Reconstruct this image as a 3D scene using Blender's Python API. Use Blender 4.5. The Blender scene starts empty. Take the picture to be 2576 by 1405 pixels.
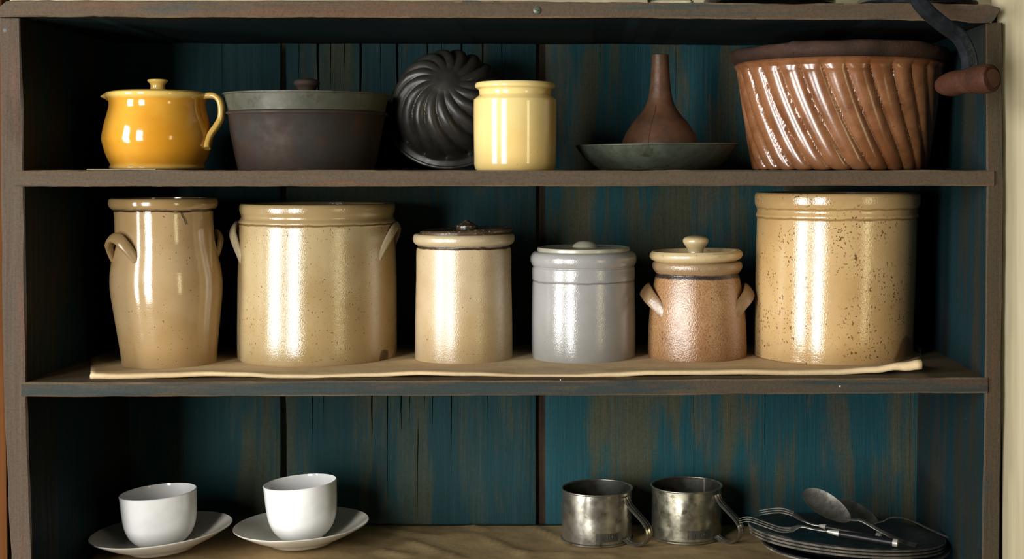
import bpy, bmesh, math, random
from mathutils import Vector, Matrix, noise
random.seed(7)
scene = bpy.context.scene
COL = scene.collection
PI = math.pi

# ------------------------------------------------------------------ frame of reference
# U metres is one photo pixel on the cupboard's front plane; D0 is the camera's distance from that plane.
U = 0.00043
F = 3450.0
D0 = F * U
ZC = 1.35            # eye height
VX, VY = 1516.0, 421.0
def W(px, py, d=1.0):
    """point seen at photo pixel (px,py), at d times the front plane's distance"""
    return Vector(((px - VX) * d * U, (d - 1) * D0, ZC + (VY - py) * d * U))

# ------------------------------------------------------------------ camera
cam_d = bpy.data.cameras.new('camera')
cam = bpy.data.objects.new('camera', cam_d)
COL.objects.link(cam)
cam.location = (0, -D0, ZC)
cam.rotation_euler = (PI / 2, 0, 0)
cam_d.sensor_width = 36.0
cam_d.lens = F / 2576.0 * 36.0
cam_d.shift_x = (1288.0 - VX) / 2576.0
cam_d.shift_y = (VY - 702.5) / 2576.0
cam_d.clip_start = 0.05
scene.camera = cam

# ------------------------------------------------------------------ world, window light, exposure
world = bpy.data.worlds.new('room_ambient')
scene.world = world
world.use_nodes = True
bg = world.node_tree.nodes['Background']
bg.inputs['Color'].default_value = (1.0, 0.93, 0.82, 1)
bg.inputs['Strength'].default_value = 0.012

def window_light(name, az, dist, w, h, zc, power, color, target=(0.0, 0.12)):
    ld = bpy.data.lights.new(name, 'AREA')
    ld.shape = 'RECTANGLE'; ld.size = w; ld.size_y = h
    ld.energy = power; ld.color = color
    o = bpy.data.objects.new(name, ld); COL.objects.link(o)
    a = math.radians(az)
    o.location = (target[0] + math.sin(a) * dist, target[1] - math.cos(a) * dist, zc)
    d = Vector((target[0], target[1], zc)) - o.location
    o.rotation_euler = d.to_track_quat('-Z', 'Y').to_euler()
    return o
window_light('window_light', -56, 3.0, 0.66, 1.9, ZC + 0.02, 86, (1.0, 0.99, 0.97))
window_light('window_light', -29, 3.0, 0.62, 1.9, ZC + 0.02, 84, (1.0, 0.98, 0.94))
window_light('window_light', 38, 3.4, 0.36, 1.4, ZC - 0.05, 9, (1.0, 0.88, 0.50))

vs = scene.view_settings
scene.display_settings.display_device = 'sRGB'
vs.view_transform = 'Standard'
vs.look = 'None'
vs.exposure = 0.0
vs.gamma = 1.0
vs.use_curve_mapping = False

# ------------------------------------------------------------------ materials
def S(r, g, b):
    f = lambda c: ((c / 255 + 0.055) / 1.055) ** 2.4 if c > 10 else c / 255 / 12.92
    return (f(r), f(g), f(b), 1.0)

class NB:
    """small node builder"""
    def __init__(s, name):
        s.m = bpy.data.materials.new(name); s.m.use_nodes = True
        s.nt = s.m.node_tree; s.b = s.nt.nodes['Principled BSDF']
        s.tc = s.nt.nodes.new('ShaderNodeTexCoord')
    def n(s, t, **kw):
        x = s.nt.nodes.new('ShaderNode' + t)
        for k, v in kw.items():
            if isinstance(k, str) and hasattr(x, k) and k not in x.inputs: setattr(x, k, v)
        return x
    def l(s, a, b): s.nt.links.new(a, b)
    def coord(s, scale=(1, 1, 1), rot=(0, 0, 0)):
        mp = s.n('Mapping'); mp.inputs['Scale'].default_value = scale; mp.inputs['Rotation'].default_value = rot
        s.l(s.tc.outputs['Object'], mp.inputs['Vector']); return mp.outputs['Vector']
    def noise(s, scale, detail=4, rough=0.55, vec=None, dist=0.0):
        x = s.n('TexNoise'); x.inputs['Scale'].default_value = scale
        x.inputs['Detail'].default_value = detail; x.inputs['Roughness'].default_value = rough
        x.inputs['Distortion'].default_value = dist
        s.l(vec if vec is not None else s.tc.outputs['Object'], x.inputs['Vector'])
        return x.outputs['Fac']
    def ramp(s, fac, lo, hi, a=0.0, b=1.0):
        x = s.n('MapRange'); x.interpolation_type = 'SMOOTHSTEP'
        x.inputs['From Min'].default_value = lo; x.inputs['From Max'].default_value = hi
        x.inputs['To Min'].default_value = a; x.inputs['To Max'].default_value = b
        s.l(fac, x.inputs['Value']); return x.outputs['Result']
    def math(s, op, a, b):
        x = s.n('Math'); x.operation = op
        for i, v in enumerate((a, b)):
            if isinstance(v, (int, float)): x.inputs[i].default_value = v
            else: s.l(v, x.inputs[i])
        return x.outputs[0]
    def mix(s, fac, a, b):
        x = s.n('Mix'); x.data_type = 'RGBA'
        if isinstance(fac, (int, float)): x.inputs[0].default_value = fac
        else: s.l(fac, x.inputs[0])
        for i, v in ((6, a), (7, b)):
            if isinstance(v, tuple): x.inputs[i].default_value = v
            else: s.l(v, x.inputs[i])
        return x.outputs[2]
    def bump(s, h, strength, dist, prev=None):
        x = s.n('Bump'); x.inputs['Strength'].default_value = strength; x.inputs['Distance'].default_value = dist
        s.l(h, x.inputs['Height'])
        if prev is not None: s.l(prev, x.inputs['Normal'])
        return x.outputs['Normal']
    def out(s, color=None, rough=None, metal=None, normal=None, spec=None):
        for k, v in (('Base Color', color), ('Roughness', rough), ('Metallic', metal), ('Normal', normal), ('Specular IOR Level', spec)):
            if v is None: continue
            if isinstance(v, (int, float, tuple)): s.b.inputs[k].default_value = v
            else: s.l(v, s.b.inputs[k])
        return s.m
    def z(s):
        x = s.n('SeparateXYZ'); s.l(s.tc.outputs['Object'], x.inputs[0]); return x.outputs[2]

def stoneware(name, c1, c2, speck=None, rough=0.25, peel=0.25, peel_scale=420, bands=(), blotch=14, speck_scale=330, speck_lo=0.66,
              stain=None, spec=1.0, mottle=None, wob=0.05):
    k = NB(name)
    dim = lambda c: tuple(x * 0.76 for x in c[:3]) + (1,)
    col = k.mix(k.ramp(k.noise(blotch, 5), 0.36, 0.64), dim(c1), dim(c2))
    if mottle:
        col = k.mix(k.ramp(k.noise(mottle[1], 3, 0.6), 0.47, 0.60, 0, mottle[2]), col, mottle[0])
    if speck:
        f = k.ramp(k.noise(speck_scale, 3, 0.5), speck_lo, speck_lo + 0.05)
        f = k.math('MULTIPLY', f, k.ramp(k.noise(26, 4), 0.42, 0.58, 0.06, 1.0))
        col = k.mix(f, col, speck)
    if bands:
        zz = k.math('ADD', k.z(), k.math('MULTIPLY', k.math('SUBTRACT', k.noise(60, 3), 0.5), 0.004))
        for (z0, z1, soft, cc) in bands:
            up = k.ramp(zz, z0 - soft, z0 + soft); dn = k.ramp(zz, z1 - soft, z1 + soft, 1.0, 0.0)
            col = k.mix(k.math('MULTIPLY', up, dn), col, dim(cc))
    if stain:
        for (p, r, cc) in stain:
            v = k.n('VectorMath'); v.operation = 'DISTANCE'
            k.l(k.tc.outputs['Object'], v.inputs[0]); v.inputs[1].default_value = p
            d = k.math('ADD', v.outputs['Value'], k.math('MULTIPLY', k.math('SUBTRACT', k.noise(45, 4), 0.5), r * 0.9))
            col = k.mix(k.ramp(d, r * 0.75, r, 1.0, 0.0), col, cc)
    h = k.noise(peel_scale, 2)
    nrm = k.bump(h, peel, 0.0005)
    nrm = k.bump(k.noise(1, 4, 0.6, k.coord((6, 6, 160))), wob, 0.002, nrm)
    return k.out(col, k.ramp(k.noise(90, 4), 0.3, 0.7, rough * 0.8, rough * 1.25), None, nrm, spec)

def painted_wood(name, base, p1, p2, amount=0.5, axis='z', patch=9, rough=0.62, grain=0.5, streak=0.55):
    """old milk paint worn through to brown wood; grain runs along axis"""
    k = NB(name)
    st = {'z': (1, 1, 0.16), 'x': (0.12, 1, 1)}[axis]
    gr = {'z': (1, 1, 0.03), 'x': (0.03, 1, 1)}[axis]
    f = k.noise(patch, 6, 0.62, k.coord(st), 0.3)
    fine = k.noise(170, 5, 0.7, k.coord(gr))
    f2 = k.math('ADD', f, k.math('MULTIPLY', k.math('SUBTRACT', fine, 0.5), 0.35))
    col = k.mix(k.ramp(f2, amount - 0.055, amount + 0.055), p1, base)
    col = k.mix(k.ramp(k.noise(patch * 2.3, 5, 0.6, k.coord(st)), 0.52, 0.66, 0, 0.75), col, p2)
    col = k.mix(k.ramp(fine, 0.52, 0.75, 0, streak), col, tuple(c * 0.42 for c in base[:3]) + (1,))
    col = k.mix(k.ramp(k.noise(520, 2), 0.76, 0.80), col, S(150, 140, 120))
    col = k.mix(k.ramp(k.noise(380, 4, 0.7), 0.40, 0.68, 0, 0.45), col, tuple(c * 0.5 for c in base[:3]) + (1,))
    nrm = k.bump(fine, grain, 0.0025)
    nrm = k.bump(k.noise(240, 3), 0.25, 0.001, nrm)
    return k.out(col, k.ramp(fine, 0.3, 0.7, rough - 0.05, rough + 0.2), None, nrm, 0.12)

def metal(name, c1, c2, rough=0.35, met=0.9, scale=30, bump=0.1, c3=None, spec=0.5):
    k = NB(name)
    n1 = k.noise(scale, 6, 0.65)
    col = k.mix(k.ramp(n1, 0.35, 0.65), c1, c2)
    if c3: col = k.mix(k.ramp(k.noise(scale * 3.1, 5, 0.6), 0.56, 0.68, 0, 0.8), col, c3)
    return k.out(col, k.ramp(k.noise(scale * 2.2, 5), 0.3, 0.7, rough * 0.7, rough * 1.35), met, k.bump(k.noise(scale * 6, 4), bump, 0.001), spec)

def plain(name, c, rough=0.5, met=0.0, bumps=0.1, scale=200, spec=0.5):
    k = NB(name)
    col = k.mix(k.ramp(k.noise(scale * 0.3, 4), 0.35, 0.65), c, tuple(x * 0.8 for x in c[:3]) + (1,))
    return k.out(col, rough, met, k.bump(k.noise(scale, 3), bumps, 0.001), spec)

M = {}
M['back'] = painted_wood('teal_painted_boards', S(62, 66, 52), S(16, 64, 72), S(72, 68, 52), 0.55, 'z', 13)
M['back_worn'] = painted_wood('greyed_teal_boards', S(56, 62, 50), S(20, 54, 60), S(44, 60, 56), 0.59, 'z', 12)
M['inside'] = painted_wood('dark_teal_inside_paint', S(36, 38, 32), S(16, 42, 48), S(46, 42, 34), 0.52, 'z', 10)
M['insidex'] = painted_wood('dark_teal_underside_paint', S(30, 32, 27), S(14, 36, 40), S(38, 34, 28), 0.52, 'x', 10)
M['shelftop'] = painted_wood('brown_worn_shelf_top', S(92, 80, 62), S(66, 70, 64), S(104, 84, 62), 0.40, 'x', 10)
M['side'] = painted_wood('brown_worn_post', S(80, 68, 56), S(70, 66, 58), S(92, 68, 57), 0.42, 'z', 22, 0.62, 0.3, 0.3)
M['side_r'] = painted_wood('olive_brown_worn_post', S(73, 63, 48), S(52, 58, 55), S(83, 63, 47), 0.40, 'z', 22, 0.62, 0.3, 0.3)
M['shelf'] = painted_wood('brown_worn_shelf_edge', S(82, 70, 56), S(56, 66, 62), S(94, 70, 52), 0.40, 'x', 20, 0.62, 0.3, 0.3)
M['lowshelf'] = painted_wood('blue_brown_shelf_edge', S(72, 64, 52), S(46, 56, 55), S(78, 62, 48), 0.52, 'x', 18, 0.62, 0.3, 0.3)
M['edge'] = painted_wood('rubbed_bare_edge', S(102, 86, 66), S(83, 74, 63), S(111, 84, 61), 0.45, 'x', 26, 0.62, 0.3, 0.3)
M['batten'] = painted_wood('bare_brown_batten', S(59, 46, 35), S(46, 37, 30), S(66, 52, 39), 0.5, 'z', 12)
k = NB('cream_painted_wood')
g = k.noise(90, 5, 0.65, k.coord((1, 1, 0.02)))
c = k.mix(k.ramp(g, 0.35, 0.7), S(208, 197, 165), S(186, 173, 139))
c = k.mix(k.ramp(k.noise(8, 4, 0.6, k.coord((1, 1, 0.2))), 0.4, 0.65, 0, 0.5), c, S(182, 173, 141))
M['cream'] = k.out(c, 0.6, None, k.bump(g, 0.3, 0.0015))
k = NB('ochre_brown_wood')
g = k.noise(110, 5, 0.65, k.coord((1, 1, 0.03)))
M['ochre'] = k.out(k.mix(k.ramp(g, 0.35, 0.7), S(92, 54, 22), S(68, 38, 15)), 0.8, None, k.bump(g, 0.3, 0.0015), 0.1)
M['plaster'] = plain('cream_plaster', S(199, 188, 156), 0.8, 0, 0.2, 60)
M['floor'] = painted_wood('brown_floor_boards', S(102, 78, 53), S(91, 68, 48), S(111, 85, 61), 0.5, 'x', 5)

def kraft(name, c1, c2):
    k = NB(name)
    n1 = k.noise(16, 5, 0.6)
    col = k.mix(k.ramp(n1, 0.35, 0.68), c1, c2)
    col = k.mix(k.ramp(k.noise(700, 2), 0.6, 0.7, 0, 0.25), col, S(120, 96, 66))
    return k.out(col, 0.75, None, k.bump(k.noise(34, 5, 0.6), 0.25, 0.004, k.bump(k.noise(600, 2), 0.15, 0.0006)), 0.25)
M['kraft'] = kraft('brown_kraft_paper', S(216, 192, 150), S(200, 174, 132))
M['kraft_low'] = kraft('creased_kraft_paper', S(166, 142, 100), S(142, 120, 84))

M['cast'] = metal('dark_rusty_tin', S(54, 42, 34), S(44, 41, 38), 0.65, 0.0, 16, 0.3, S(60, 42, 33), 0.2)
M['tinlid'] = metal('grey_green_tin', S(78, 78, 66), S(66, 67, 56), 0.55, 0.05, 26, 0.2, S(58, 52, 40), 0.3)
M['black_tin'] = metal('blackened_tin', S(54, 52, 47), S(40, 40, 37), 0.38, 0.35, 24, 0.12)
M['piepan'] = metal('dull_green_tin', S(84, 90, 76), S(66, 72, 60), 0.45, 0.25, 30, 0.2, S(58, 56, 44))
M['rust'] = metal('red_brown_rusted_tin', S(92, 62, 44), S(76, 54, 40), 0.45, 0.1, 36, 0.2, S(82, 66, 48), 0.3)
M['pewter'] = metal('worn_tin_plate', S(186, 182, 170), S(156, 152, 140), 0.27, 0.93, 26, 0.05, S(120, 115, 100))
M['pewter_in'] = metal('dull_tin_inside', S(74, 74, 68), S(58, 58, 53), 0.45, 0.7, 30, 0.12)
M['plate'] = metal('dark_tin_plate', S(62, 62, 64), S(44, 44, 46), 0.34, 0.6, 22, 0.1)
M['wornrim'] = metal('rubbed_bright_rim', S(186, 180, 166), S(120, 116, 106), 0.3, 0.8, 40, 0.05)
M['patch'] = metal('dull_solder', S(98, 96, 88), S(78, 76, 70), 0.4, 0.7, 60, 0.1)
M['steel'] = metal('tarnished_steel', S(126, 124, 116), S(98, 96, 88), 0.36, 0.7, 60, 0.05)
M['iron'] = metal('blue_black_iron', S(40, 46, 50), S(30, 34, 38), 0.27, 0.5, 60, 0.2)
M['ferrule'] = metal('pale_pewter_ferrule', S(220, 216, 204), S(196, 190, 176), 0.3, 0.5, 60, 0.05)
M['ebony'] = plain('black_wood_handle', S(26, 25, 27), 0.45, 0, 0.05)
M['handle_wood'] = painted_wood('red_brown_turned_wood', S(70, 42, 30), S(58, 38, 29), S(80, 54, 40), 0.5, 'x', 14, 0.5, 0.25)
M['porcelain'] = plain('white_porcelain', S(250, 250, 248), 0.1, 0, 0.02, 40)
M['saucer'] = plain('ivory_white_porcelain', S(232, 226, 212), 0.14, 0, 0.02, 40)

k = NB('red_brown_lead_glaze')
n1 = k.noise(26, 5, 0.6)
c = k.mix(k.ramp(n1, 0.38, 0.64), S(134, 90, 58), S(108, 66, 38))
c = k.mix(k.ramp(k.noise(240, 3), 0.68, 0.74), c, S(81, 40, 23))
zz = k.z()
M['redglaze'] = k.out(c, 0.23, None, k.bump(k.noise(130, 3), 0.10, 0.0015), 1.0)
M['unglazed'] = stoneware('unglazed_dark_rim', S(70, 50, 40), S(50, 38, 32), S(36, 28, 26), 0.7, 1.0, 300, spec=0.15)

# ------------------------------------------------------------------ mesh helpers
def link(name, verts, faces, mat, parent=None, loc=(0, 0, 0), smooth=True, sharp=38, mats=None, fmat=None):
    me = bpy.data.meshes.new(name)
    me.from_pydata([tuple(v) for v in verts], [], faces)
    me.validate(); me.update()
    bm = bmesh.new(); bm.from_mesh(me)
    bmesh.ops.recalc_face_normals(bm, faces=bm.faces)
    bm.to_mesh(me); bm.free()
    for m in (mats or [mat]): me.materials.append(m)
    if fmat:
        for p, i in zip(me.polygons, fmat): p.material_index = i
    if smooth:
        me.shade_smooth(); me.set_sharp_from_angle(angle=math.radians(sharp))
    o = bpy.data.objects.new(name, me); COL.objects.link(o)
    o.location = loc
    if parent: o.parent = parent
    return o

def thing(name, label, cat, loc=(0, 0, 0), group=None):
    o = bpy.data.objects.new(name, None); COL.objects.link(o)
    o.empty_display_size = 0.03
    o.location = loc; tag(o, label, cat, group); return o
def tag(o, label=None, cat=None, group=None, kind=None):
    if label: o['label'] = label
    if cat: o['category'] = cat
    if group: o['group'] = group
    if kind: o['kind'] = kind
    return o

def curve_pts(pts, sub=5):
    """Catmull-Rom through 2-D/3-D points; a point given twice is a sharp corner"""
    runs, cur = [], [pts[0]]
    for p in pts[1:]:
        if tuple(p) == tuple(cur[-1]): runs.append(cur); cur = [p]
        else: cur.append(p)
    runs.append(cur)
    out = []
    for r in runs:
        r = [Vector(p) for p in r]
        if len(r) == 1: seq = [r[0]]
        elif len(r) == 2: seq = r
        else:
            seq = []
            for i in range(len(r) - 1):
                p0 = r[i - 1] if i else r[0] * 2 - r[1]
                p1, p2 = r[i], r[i + 1]
                p3 = r[i + 2] if i + 2 < len(r) else p2 * 2 - p1
                for j in range(sub):
                    t = j / sub
                    seq.append(0.5 * (2 * p1 + (p2 - p0) * t + (2 * p0 - 5 * p1 + 4 * p2 - p3) * t * t + (3 * p1 - p0 - 3 * p2 + p3) * t ** 3))
            seq.append(r[-1])
        if out and (out[-1] - seq[0]).length < 1e-9: seq = seq[1:]
        out += seq
    return out

def lathe(prof, seg=96, deform=None):
    """revolve [(r,z)...] about z; r=0 closes with one vertex"""
    V, Fc, rings = [], [], []
    for (r, z) in prof:
        if r < 1e-7:
            rings.append([len(V)]); V.append(Vector((0, 0, z)))
        else:
            ring = []
            for i in range(seg):
                a = 2 * PI * i / seg
                v = Vector((r * math.cos(a), r * math.sin(a), z))
                if deform: v = deform(v, a, r, z)
                ring.append(len(V)); V.append(v)
            rings.append(ring)
    for A, B in zip(rings, rings[1:]):
        if len(A) == 1 and len(B) == 1: continue
        for i in range(seg):
            j = (i + 1) % seg
            if len(A) == 1: Fc.append((A[0], B[j], B[i]))
            elif len(B) == 1: Fc.append((A[i], A[j], B[0]))
            else: Fc.append((A[i], A[j], B[j], B[i]))
    return V, Fc

def tube(path, sizes, hint=(0, 0, 1), n=14, power=2.0, ridges=0, ridge=0.0):
    """sweep an elliptical section; sizes [(half width along hint side, half thickness)] per point; hint = strap's width direction"""
    V, Fc = [], []
    P = [Vector(p) for p in path]
    L = len(P)
    w = Vector(hint).normalized()
    for i, p in enumerate(P):
        t = (P[min(i + 1, L - 1)] - P[max(i - 1, 0)]).normalized()
        a = (w - t * w.dot(t))
        a = a.normalized() if a.length > 1e-6 else t.orthogonal().normalized()
        w = a
        b = t.cross(a)
        sa, sb = sizes[i] if isinstance(sizes, list) else sizes
        for k in range(n):
            th = 2 * PI * k / n
            c, s = math.cos(th), math.sin(th)
            c2 = math.copysign(abs(c) ** (2 / power), c); s2 = math.copysign(abs(s) ** (2 / power), s)
            bb = sb * s2
            if ridges: bb *= 1 + ridge * math.cos(c2 * PI * ridges)
            V.append(p + a * (sa * c2) + b * bb)
    for i in range(L - 1):
        for k in range(n):
            j = (k + 1) % n
            Fc.append((i * n + k, i * n + j, (i + 1) * n + j, (i + 1) * n + k))
    Fc.append(tuple(range(n)))
    Fc.append(tuple((L - 1) * n + k for k in range(n)))
    return V, Fc

def plank(stations, chamfer=0.0015, jit=0.0004, axis='x', seed=0):
    """stations [(t,a0,a1,b0,b1)]: a box swept along axis with worn, slightly uneven edges. axis x: a=y b=z; axis z: a=x b=y"""
    V, Fc = [], []
    for i, (t, a0, a1, b0, b1) in enumerate(stations):
        c = chamfer
        sec = [(a0, b0 + c), (a0, b1 - c), (a0 + c, b1), (a1 - c, b1), (a1, b1 - c), (a1, b0 + c), (a1 - c, b0), (a0 + c, b0)]
        for q, (a, b) in enumerate(sec):
            ja = noise.noise(Vector((t * 22, q // 2 * 7.3 + seed, 1.7))) * jit + noise.noise(Vector((t * 130, q * 3.1 + seed, 4))) * jit * 0.6
            jb = noise.noise(Vector((t * 22, q // 2 * 5.1 + seed, 9.2))) * jit + noise.noise(Vector((t * 130, q * 2.3 + seed, 6))) * jit * 0.6
            a2, b2 = a + ja, b + jb
            V.append(Vector((t, a2, b2)) if axis == 'x' else Vector((a2, b2, t)))
    n = 8
    for i in range(len(stations) - 1):
        for k in range(n):
            j = (k + 1) % n
            Fc.append((i * n + k, i * n + j, (i + 1) * n + j, (i + 1) * n + k))
    Fc.append(tuple(range(n))); Fc.append(tuple((len(stations) - 1) * n + k for k in range(n)))
    return V, Fc

def lerp(a, b, t): return a + (b - a) * t
def interp(tab, x):
    if x <= tab[0][0]: return tab[0][1]
    for (x0, y0), (x1, y1) in zip(tab, tab[1:]):
        if x <= x1:
            t = (x - x0) / (x1 - x0); t = t * t * (3 - 2 * t)
            return y0 + (y1 - y0) * t
    return tab[-1][1]

# ------------------------------------------------------------------ setting: walls, floor, trim
DB = 1.21                               # back boards
YB = (DB - 1) * D0
def box(name, x0, x1, y0, y1, z0, z1, mat, parent=None, bev=0.001, seed=0, n=2, axis='z'):
    if axis == 'z':
        st = [(lerp(z0, z1, i / n), x0, x1, y0, y1) for i in range(n + 1)]
    else:
        st = [(lerp(x0, x1, i / n), y0, y1, z0, z1) for i in range(n + 1)]
    V, Fc = plank(st, bev, 0.0, axis, seed)
    return link(name, V, Fc, mat, parent, smooth=False)

o = box('floor', -2.2, 2.2, -1.2, YB + 0.06, -0.05, 0.0, M['floor'], axis='x'); tag(o, kind='structure')
o = box('wall_back', -2.2, 2.2, YB + 0.045, YB + 0.12, 0.0, 2.6, M['plaster']); tag(o, kind='structure')
# right: cream painted board beside the cupboard, reaching in over the end panel
xr = lambda px: (px - VX) * U
V, Fc = [], []
zt = ZC + (VY - 57) * U
poly = [(xr(2527.5), 0.0), (xr(2527.5), zt), (xr(2514.5), zt), (xr(2514.5), 2.5), (xr(2960), 2.5), (xr(2960), 0.0)]
for y in (0.008, 0.030):
    for (x, z) in poly: V.append(Vector((x, y, z)))
Fc = [tuple(range(6)), tuple(range(11, 5, -1))] + [(i, (i + 1) % 6, 6 + (i + 1) % 6, 6 + i) for i in range(6)]
o = link('trim_1', V, Fc, M['cream'], smooth=False); tag(o, 'cream painted upright board beside the right end of the cupboard', kind='structure')
st = [(z, xr(-420), xr(interp([(0, 30), (ZC + (VY - 1400) * U, 13), (ZC + VY * U, -4), (2.5, -22)], z)), 0.006, 0.03) for z in (0, .4, .8, ZC + (VY - 1400) * U, 1.1, 1.3, ZC + VY * U, 1.9, 2.5)]
V, Fc = plank(st, 0.001, 0.0003, 'z', 5)
o = link('trim_2', V, Fc, M['ochre'], smooth=False); tag(o, 'ochre brown wooden casing beside the left end of the cupboard', kind='structure')

# ------------------------------------------------------------------ the cupboard
cup = thing('cupboard', 'old open wooden cupboard with worn brown and teal paint holding crockery', 'cupboard', (0, 0, 0))
def zrow(py, d=1.0): return ZC + (VY - py) * d * U
# side panels (their front edges are the posts); they lean a little
LI = [(1405, 81), (1000, 67), (470, 61), (50, 50)]      # inner edge of the left post, photo rows
LO = [(1405, 27), (1000, 9), (470, 1), (50, -2)]
RI = [(1405, 2470), (1000, 2478), (450, 2483), (60, 2480)]
RO = [(1405, 2515), (1000, 2521), (450, 2526), (60, 2523)]
def edge(tab, z):
    py = VY - (z - ZC) / U
    t = sorted(tab)
    if py > 1405: py = 1405 + (py - 1405) * 0.15
    if py <= t[0][0]: return t[0][1]
    for (a, b), (c2, d2) in zip(t, t[1:]):
        if py <= c2: return b + (d2 - b) * (py - a) / (c2 - a)
    a, b = t[-2]; c2, d2 = t[-1]
    return d2 + (d2 - b) * (py - c2) / (c2 - a)
SIDES = []
def side(tabA, tabB, ztop, seed):
    st = []
    n = 60
    for i in range(n + 1):
        z = ztop * i / n
        st.append((z, xr(edge(tabA, z)), xr(edge(tabB, z)), 0.0, YB + 0.012))
    V, Fc = plank(st, 0.0016, 0.0009, 'z', seed)
    return link('side_panel', V, Fc, M['side'], cup, sharp=30)
SIDES.append(side(LO, LI, zrow(46), 1))
SIDES.append(side(RI, RO, zrow(57), 2))

def shelf(name, px0, px1, top, bot, mat, seed, proud=0.002, yback=None, n=110, jit=0.0007):
    st = []
    for i in range(n + 1):
        px = lerp(px0, px1, i / n)
        st.append((xr(px), -proud, yback or YB - 0.001, zrow(interp(bot, px)), zrow(interp(top, px))))
    V, Fc = plank(st, 0.0016, jit, 'x', seed)
    return link(name, V, Fc, mat, cup, sharp=30)
# top board with its broken right end
top_t = [(5, 18), (25, 3), (1200, 4), (1600, 8), (2150, 11), (2300, 9), (2480, 13), (2512, 22)]
top_b = [(5, 44), (1300, 46), (2400, 53), (2440, 60), (2490, 59), (2500, 52), (2512, 30)]
shelf('top_board', 5, 2512, top_t, top_b, M['shelf'], 11, 0.007, YB - 0.001, 160, 0.0009)
sh1_t = [(40, 428), (2500, 428)]; sh1_b = [(40, 469), (2500, 467)]
shelf('shelf', 40, 2500, sh1_t, sh1_b, M['shelf'], 12)
sh2_t = [(56, 961), (1280, 956), (2483, 949)]; sh2_b = [(56, 997), (1280, 994), (2483, 987)]
shelf('shelf', 56, 2484, sh2_t, sh2_b, M['lowshelf'], 13)
Z1 = zrow(428)
def Z2(x):  # shelf 2 top at world x
    return zrow(interp(sh2_t, VX + x / U)) + 0.0002
Z3 = ZC - 1084 * U
st = [(xr(lerp(72, 2474, i / 40)), -0.002, YB - 0.001, Z3 - 38 * U, Z3) for i in range(41)]
V, Fc = plank(st, 0.0016, 0.0006, 'x', 14); link('shelf', V, Fc, M['lowshelf'], cup, sharp=30)

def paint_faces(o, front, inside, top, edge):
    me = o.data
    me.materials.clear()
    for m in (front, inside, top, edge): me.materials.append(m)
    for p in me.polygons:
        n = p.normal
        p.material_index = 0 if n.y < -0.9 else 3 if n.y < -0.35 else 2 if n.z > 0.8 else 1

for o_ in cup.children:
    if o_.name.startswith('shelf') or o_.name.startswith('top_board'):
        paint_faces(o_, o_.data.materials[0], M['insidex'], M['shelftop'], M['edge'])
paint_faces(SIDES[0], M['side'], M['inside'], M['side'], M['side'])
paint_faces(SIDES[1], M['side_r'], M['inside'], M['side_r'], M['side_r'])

# back boards, split and cracked along the grain
def back_board(px0, px1, cracks, seed, rag=(0, 0), mat='back'):
    z0, z1 = Z3 - 0.10, zrow(16)
    x0, x1 = (px0 - VX) * DB * U, (px1 - VX) * DB * U
    NZ = 90
    cols = []           # functions z -> (x,y)
    def wob(z, k, a): return noise.noise(Vector((z * 9, k * 3.7 + seed, 2.2))) * a + noise.noise(Vector((z * 45, k * 1.9, seed))) * a * 0.5
    def plainc(x, k): return lambda z: (x, noise.noise(Vector((x * 14, z * 3, seed))) * 0.0008)
    ed0 = lambda z: x0 + wob(z, 1, rag[0] * U)
    ed1 = lambda z: x1 + wob(z, 2, rag[1] * U)
    cols.append(lambda z: (ed0(z), 0.012)); cols.append(lambda z: (ed0(z), 0.0006)); cols.append(lambda z: (ed0(z) + 0.0012, 0.0))
    marks = []
    for c in cracks: marks.append(c)
    marks.sort()
    lastx = x0 + 0.004
    k = 10
    for (cx, ya, yb, w) in marks:
        X = (cx - VX) * DB * U
        m = max(1, int((X - lastx) / 0.02))
        for j in range(1, m + 1):
            xx = lerp(lastx, X - 0.003, j / (m + 1))
            if xx > lastx: cols.append(plainc(xx, k)); k += 1
        za, zb = ZC + (VY - ya) * DB * U, ZC + (VY - yb) * DB * U   # za top, zb bottom
        def prof(z, za=za, zb=zb, w=w):
            if z > za + 0.02 or z < zb: return 0.0
            t = (z - zb) / max(za - zb, 1e-4)
            return w * U * DB * min(1.0, 0.25 + t) * (1 if z < za else max(0, 1 - (z - za) / 0.02))
        kk = k; k += 1
        for s, dep in ((-1, 0), (-0.6, 1), (0.6, 1), (1, 0)):
            def f(z, X=X, s=s, dep=dep, kk=kk, prof=prof):
                ww = prof(z)
                return (X + wob(z, kk, 0.0012) + s * max(ww, 0.0003) * 0.5, dep * min(0.006, ww * 4))
            cols.append(f)
        lastx = X + 0.003
    m = max(2, int((x1 - lastx) / 0.02))
    for j in range(1, m): cols.append(plainc(lerp(lastx, x1 - 0.002, j / m), k)); k += 1
    cols.append(lambda z: (ed1(z) - 0.0012, 0.0)); cols.append(lambda z: (ed1(z), 0.0006)); cols.append(lambda z: (ed1(z), 0.012))
    V, Fc = [], []
    nc = len(cols)
    zs = [0.03, 0.3] + [lerp(z0, z1, i / NZ) for i in range(NZ + 1)]
    NZ = len(zs) - 1
    for z in zs:
        for f in cols:
            x, y = f(z); V.append(Vector((x, YB + y, z)))
    for i in range(NZ):
        for j in range(nc - 1):
            Fc.append((i * nc + j, i * nc + j + 1, (i + 1) * nc + j + 1, (i + 1) * nc + j))
        Fc.append((i * nc + nc - 1, i * nc, (i + 1) * nc, (i + 1) * nc + nc - 1))
    return link('back_board', V, Fc, M[mat], cup, sharp=30)
back_board(284, 704, [(560, 110, 260, 1.2)], 21, (1, 3), 'back_worn')
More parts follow.
